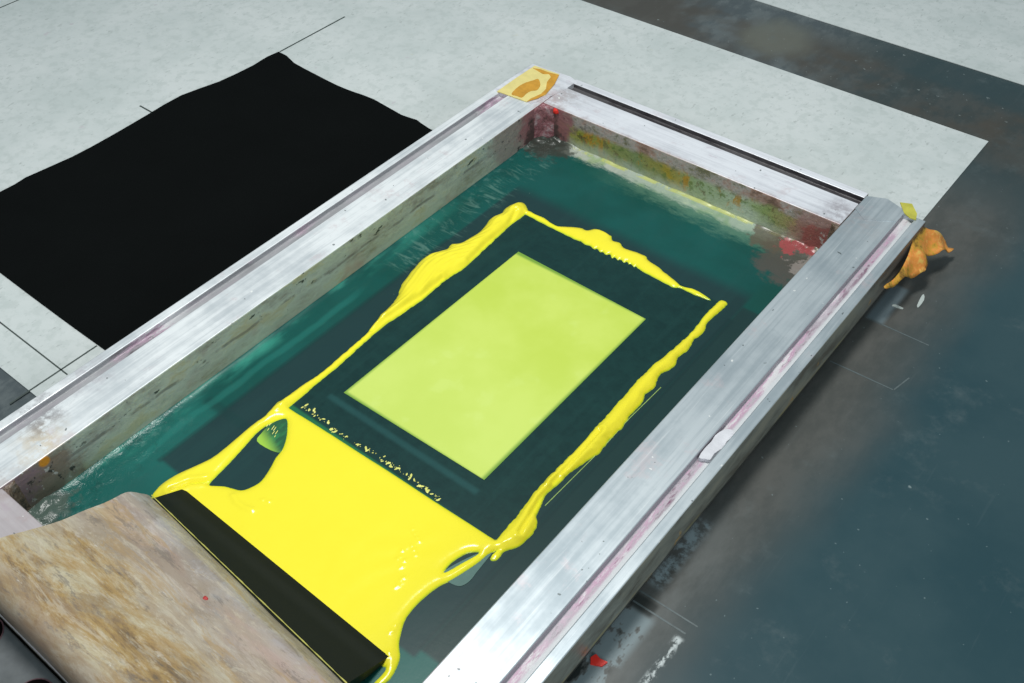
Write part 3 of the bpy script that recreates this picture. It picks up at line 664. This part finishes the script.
# soft dents and lumps
lum = .0016*np.sin(X*37+2*np.sin(Y*23))*np.sin(Y*41+1.5*np.sin(X*31)) + .0010*np.sin(X*91+Y*57)*np.sin(Y*83-X*29)
ridgew = np.clip((H-.008)/.008, 0, 1)
lum2 = .0010*np.sin(X*61+3*np.sin(Y*19+1))*np.sin(Y*33+2.5*np.sin(X*27+2))*np.exp(-((X-.70-.25*(Y-.42))/.07)**2-((Y-.42)/.12)**2)
H += pos*lum2*1.2
H += pos*lum*(.12+.55*ridgew)
for (px, py, r, a) in ((.335,.42,.018,.004), (.35,.40,.015,-.003), (.25,.40,.02,.003)):
    H += pos*a*np.exp(-((X-px)**2+(Y-py)**2)/r**2)
Hb = H.copy()
for _ in range(7): Hb = (Hb + np.roll(Hb,1,0)+np.roll(Hb,-1,0)+np.roll(Hb,1,1)+np.roll(Hb,-1,1))/5
far_ = (SD > -.02); q_ = np.clip(SD/.006, 0, 1)
H = np.where(far_, H*(1-q_)+Hb*q_, H)
for k, cr in enumerate(CREASE):
    d = pld(cr, X, Y); H -= pos*.0055*np.exp(-(d/.0045)**2); H += pos*.003*np.exp(-((d-.012)/.008)**2)
sk = pos*ridgew
H += sk*.0008*np.sin((X*.75-Y*.12+.02*np.sin(Y*17))*520) + sk*.0007*np.sin((X+.03*np.sin(Y*11))*270+1)
GL = [[(.3246,.3298),(.3465,.3227),(.371,.3247),(.3874,.3307)],[(.386,.3638),(.4025,.3698)],[(.7277,.4812),(.7531,.4663)],[(.7415,.4447),(.7467,.427)],[(.6981,.5131),(.7326,.4979)],[(.7715,.3857),(.7698,.4115)],[(.8343,.3051),(.8332,.3323)],[(.8669,.2541),(.8628,.2725)],[(.7299,.4356),(.7194,.4652)]]
jag = .55+.45*np.sin(X*330+Y*210)*np.sin(Y*390-X*150)
for k, l_ in enumerate(GL):
    d = pld(l_, X, Y); H += pos*(.0034 if k == 0 else .0026)*np.exp(-(d/(.008 if k == 0 else .0055))**2)*(1 if k == 0 else jag)
# the blade pushes a small bank of ink up along its edge
keep = SD > -cell*1.6
lab = np.argmax(np.array(sds), axis=0)
yi = thing('yellow_ink', (.5,.9,ZM), 'wet bright yellow ink pooled and ridged on the green mesh', 'ink')
ny_, nx_ = X.shape
gz_y, gz_x = np.gradient(H, cell)
NX, NY, NZ = -gz_x, -gz_y, np.ones_like(H); NL = np.sqrt(NX**2+NY**2+1)
labels = ['flat yellow pool in front of the blade', 'thick twisted ridge along the left side', 'thick ridge along the right side', 'thin ragged ridge along the far side']
qk = keep[:-1,:-1] & keep[1:,:-1] & keep[:-1,1:] & keep[1:,1:]
for r_, (nm, _, _) in enumerate(regs):
    jj, ii = np.nonzero(qk & (lab[:-1,:-1] == r_))
    ids = {}; vs = []; fs = []; th = []; nr = []
    def vid(j, i):
        k = (j, i)
        if k not in ids:
            ids[k] = len(vs); vs.append((X[j,i], Y[j,i], ZM+H[j,i])); th.append(float(max(H[j,i],0)))
            nr.append((NX[j,i]/NL[j,i], NY[j,i]/NL[j,i], NZ[j,i]/NL[j,i]))
        return ids[k]
    for j, i in zip(jj.tolist(), ii.tolist()): fs.append((vid(j,i), vid(j,i+1), vid(j+1,i+1), vid(j+1,i)))
    o = mesh(nm, vs, fs, M['ink'], yi, smooth=True, recalc=False)
    at = o.data.attributes.new('thickness', 'FLOAT', 'POINT'); at.data.foreach_set('value', th)
    o.data.normals_split_custom_set_from_vertices(nr)
    tag(o, labels[r_])
tag(plate('ink_film', smoothpoly(FILM_A, 3), ZM-.001, ZM+.0011, M['film_edge'], yi), 'thin green film of ink in the gap of the pool')
tag(plate('ink_film', smoothpoly(FILM_B, 3), ZM-.001, ZM+.0011, M['film_grey'], yi), 'thin grey film beside the right strand')
# dabs of ink along the front of the print area, too many to count
bm = bmesh.new(); sp = SPECKS
def dab(x, y, rx, ry, ang):
    vv = []; ca, sa = math.cos(ang), math.sin(ang)
    for k in range(8):
        a = k/8*2*math.pi; u = rx*math.cos(a)*(1+.3*rnd.random()); w = ry*math.sin(a)*(1+.3*rnd.random())
        vv.append(bm.verts.new(T((x+u*ca-w*sa, y+u*sa+w*ca, ZM+.0004))))
    c = bm.verts.new(T((x, y, ZM+.0022)))
    for k in range(8): bm.faces.new((vv[k], vv[(k+1)%8], c))
for a, b in zip(sp[:-1], sp[1:]):
    for k in range(9):
        t = rnd.random(); x = a[0]+(b[0]-a[0])*t; y = a[1]+(b[1]-a[1])*t+rnd.gauss(0,.0035); big = rnd.random()**2.2
        dab(x, y, .0008+.0018*big, .0008+.0050*big, rnd.uniform(-1.2,1.2))
for k in range(9): dab(.215+.006*k+rnd.uniform(-.002,.002), .525-.002*k+rnd.gauss(0,.004), .0016, .003+.008*rnd.random(), .3)
me = bpy.data.meshes.new('ink_speckle'); bmesh.ops.recalc_face_normals(bm, faces=bm.faces); bm.to_mesh(me); bm.free(); me.materials.append(M['speck'])
o = bpy.data.objects.new('ink_speckle', me); COL.objects.link(o); o.parent = yi; o.location = -yi.location
tag(o, 'row of tiny yellow dabs', kind='stuff')
# thin scraped line of ink outside the right ridge
for a, b in zip(((.8857,.739),(.8911,.939),(.8889,1.063)), ((.8911,.939),(.8889,1.063),(.893,1.19))):
    strip('ink_line', a, b, .0018, ZM-.001, ZM+.0012, M['line'], yi)

# --- squeegee
sq = thing('squeegee', (.55,.27,ZM), 'old wooden squeegee with paint stained handle and dark rubber blade resting on the near rail', 'squeegee')
def loft(name, pa, pb, n, mat, parent, xa, xb, wob=0.0):
    """pa, pb: closed (y,z) outlines at x=xa and x=xb"""
    k = len(pa); vs = []; fs = []
    for i in range(n+1):
        t = i/n
        for j in range(k):
            y = pa[j][0]*(1-t)+pb[j][0]*t; z = pa[j][1]*(1-t)+pb[j][1]*t; x = xa+(xb-xa)*t
            q = wob*noise.noise(Vector((x*6, y*14, z*14)))
            vs.append((x, y+q*.5, z+q))
    for i in range(n):
        for j in range(k): fs.append((i*k+j, i*k+(j+1)%k, (i+1)*k+(j+1)%k, (i+1)*k+j))
    fs.append(tuple(range(k))); fs.append(tuple(n*k+j for j in range(k)))
    return mesh(name, vs, fs, mat, parent, smooth=True)
top = [(.203,-.075),(.199,-.062),(.190,-.048),(.175,-.028),(.158,-.014),(.124,-.002),(.075,.019),(.020,.043),(-.035,.073),(-.090,.104),(-.128,.120),(-.152,.122),(-.168,.112),(-.176,.092)]
bot = [(-.174,.060),(-.165,.040),(-.140,.028),(-.090,.022),(-.02,.006),(.06,-.022),(.12,-.052),(.17,-.086),(.19,-.092),(.200,-.086)]
def resample(pts, k=3):
    return smoothpoly(pts, k)
pa = resample(top+bot)
def shift(p):
    # the far end of the handle sits a little lower and nearer
    return [(y - .048*min(1, max(0, (y+.05)/.25)), z + .012*min(1, max(0, (y+.05)/.25)) ) for y, z in p]
hd = loft('handle', pa, shift(pa), 60, M['wood'], sq, .210, .878, .004)
tag(hd, 'wooden handle covered in dried tan, grey and pink paint')
es = hd.modifiers.new('edges', 'EDGE_SPLIT'); es.split_angle = math.radians(70)
ba = [(.274,ZM+.0085),(.272,ZM+.001),(.262,ZM-.0005+.001),(.185,-.098),(.175,-.078),(.200,-.0685)]
bb = [(.264,ZM+.0085),(.262,ZM+.001),(.252,ZM+.0005),(.137,-.086),(.127,-.066),(.150,-.0565)]
bl = loft('blade', ba, bb, 30, M['blade'], sq, .222, .868)
bl.modifiers.new('edges', 'EDGE_SPLIT').split_angle = math.radians(35)
# smear of ink where blade and handle meet
v0, v1 = (.2,.2055,-.071), (.87,.158,-.059)
vs = []; fs = []; n = 60
for i in range(n+1):
    t = i/n; x = .212+(.868-.212)*t; y = .2065+(.1595-.2065)*t; z = -.0712+(-.0592+.0712)*t; w = .0012+.0012*noise.noise(Vector((x*40,0,0)))
    for k in range(6):
        a = k/6*2*math.pi; vs.append((x, y+w*math.cos(a), z+w*math.sin(a)))
for i in range(n):
    for k in range(6): fs.append((i*6+k, i*6+(k+1)%6, (i+1)*6+(k+1)%6, (i+1)*6+k))
mesh('ink_smear', vs, fs, simple('dried_yellow_smear', (.50,.48,.12), .4, var=.4, ns=15), sq, smooth=True)
lump('red_spot', (.560,.095,-.0035+.008), (.007,.005,.005), M['red_dull'], sq, 'small red paint spot', 3, 3)

# --- hinge clamp beyond the near rail, mostly below the picture's edge
hc = thing('hinge_clamp', (.45,-.35,-.135), 'grey metal hinge clamp with dark holes in the bottom left corner', 'clamp')
boxm('clamp_body', .02, 1.1, -.62, -.1765, -.134, .002, M['hinge'], hc, .004)
def disc(name, c, r, z0, z1, mat, parent): return plate(name, [(c[0]+r*math.cos(a/32*2*math.pi), c[1]+r*math.sin(a/32*2*math.pi)) for a in range(32)], z0, z1, mat, parent)
for c in ((.474,-.228), (.285,-.215)):
    rm = disc('hole_rim', c, .0395, .0015, .0030, M['rim'], hc); disc('hole', c, .037, .002, .0036, M['hole'], rm)

# --- small things lying on the table
tag(plate('paint_chip', [(1.172,.515),(1.180,.503),(1.200,.513),(1.204,.527),(1.188,.524),(1.176,.527)], -.1352, -.131, M['red']), 'small bright red paint chip on the dark table beside the right rail', 'paint chip')
tag(plate('pale_flake', smoothpoly([(1.256,1.855),(1.262,1.852),(1.262,1.885),(1.254,1.905),(1.250,1.90)], 2), -.1352, -.133, M['chip']), 'tiny pale flake on the table, the one farther from the crumpled orange tape', 'flake')
tag(plate('pale_flake', smoothpoly([(1.205,1.815),(1.228,1.818),(1.232,1.824),(1.21,1.825)], 2), -.1352, -.133, M['chip']), 'tiny pale flake on the table just below the crumpled orange tape', 'flake')

# ------------------------------------------------------------------ light, world, camera
w = bpy.data.worlds.new('World'); scene.world = w; w.use_nodes = True
wt = w.node_tree; bg = wt.nodes['Background']
tc = wt.nodes.new('ShaderNodeTexCoord'); sp_ = wt.nodes.new('ShaderNodeSeparateXYZ'); rp = wt.nodes.new('ShaderNodeValToRGB')
wt.links.new(tc.outputs['Generated'], sp_.inputs[0]); wt.links.new(sp_.outputs['Z'], rp.inputs[0]); wt.links.new(rp.outputs[0], bg.inputs[0])
rp.color_ramp.elements[0].color = (.30,.40,.45,1); rp.color_ramp.elements[1].color = (.62,.80,.86,1)
bg.inputs[1].default_value = .42
def area(name, loc, target, sx, sy, power, col):
    l = bpy.data.lights.new(name, 'AREA'); l.shape = 'RECTANGLE'; l.size = sx*S; l.size_y = sy*S; l.energy = power; l.color = col
    o = bpy.data.objects.new(name, l); COL.objects.link(o); o.location = T(loc)
    o.rotation_euler = (T(target)-T(loc)).to_track_quat('-Z', 'Y').to_euler(); return o
area('ceiling_lamp', (.15,1.0,4.4), (.4,.9,-.1), 1.3, .8, 15, (1,.985,.95))
area('side_fill', (4.6,-1.4,2.2), (.6,.8,-.1), 2.2, 1.6, 7, (.93,.98,1))  # soft fill light added from the camera's right, not a visible source

f_, R_, C0 = CAM
cam = bpy.data.cameras.new('camera'); co = bpy.data.objects.new('camera', cam); COL.objects.link(co)
cam.sensor_width = 36; cam.lens = f_*36/1024; cam.clip_start = .01; cam.clip_end = 50
Rm = Matrix((R_[0], [-q for q in R_[1]], [-q for q in R_[2]])).transposed()
co.matrix_world = Matrix.Translation(T(C0)) @ Rm.to_4x4()
scene.camera = co
scene.view_settings.view_transform = 'Standard'; scene.view_settings.look = 'None'
scene.view_settings.exposure = 0; scene.view_settings.gamma = 1
scene.render.resolution_x = 1024; scene.render.resolution_y = 683
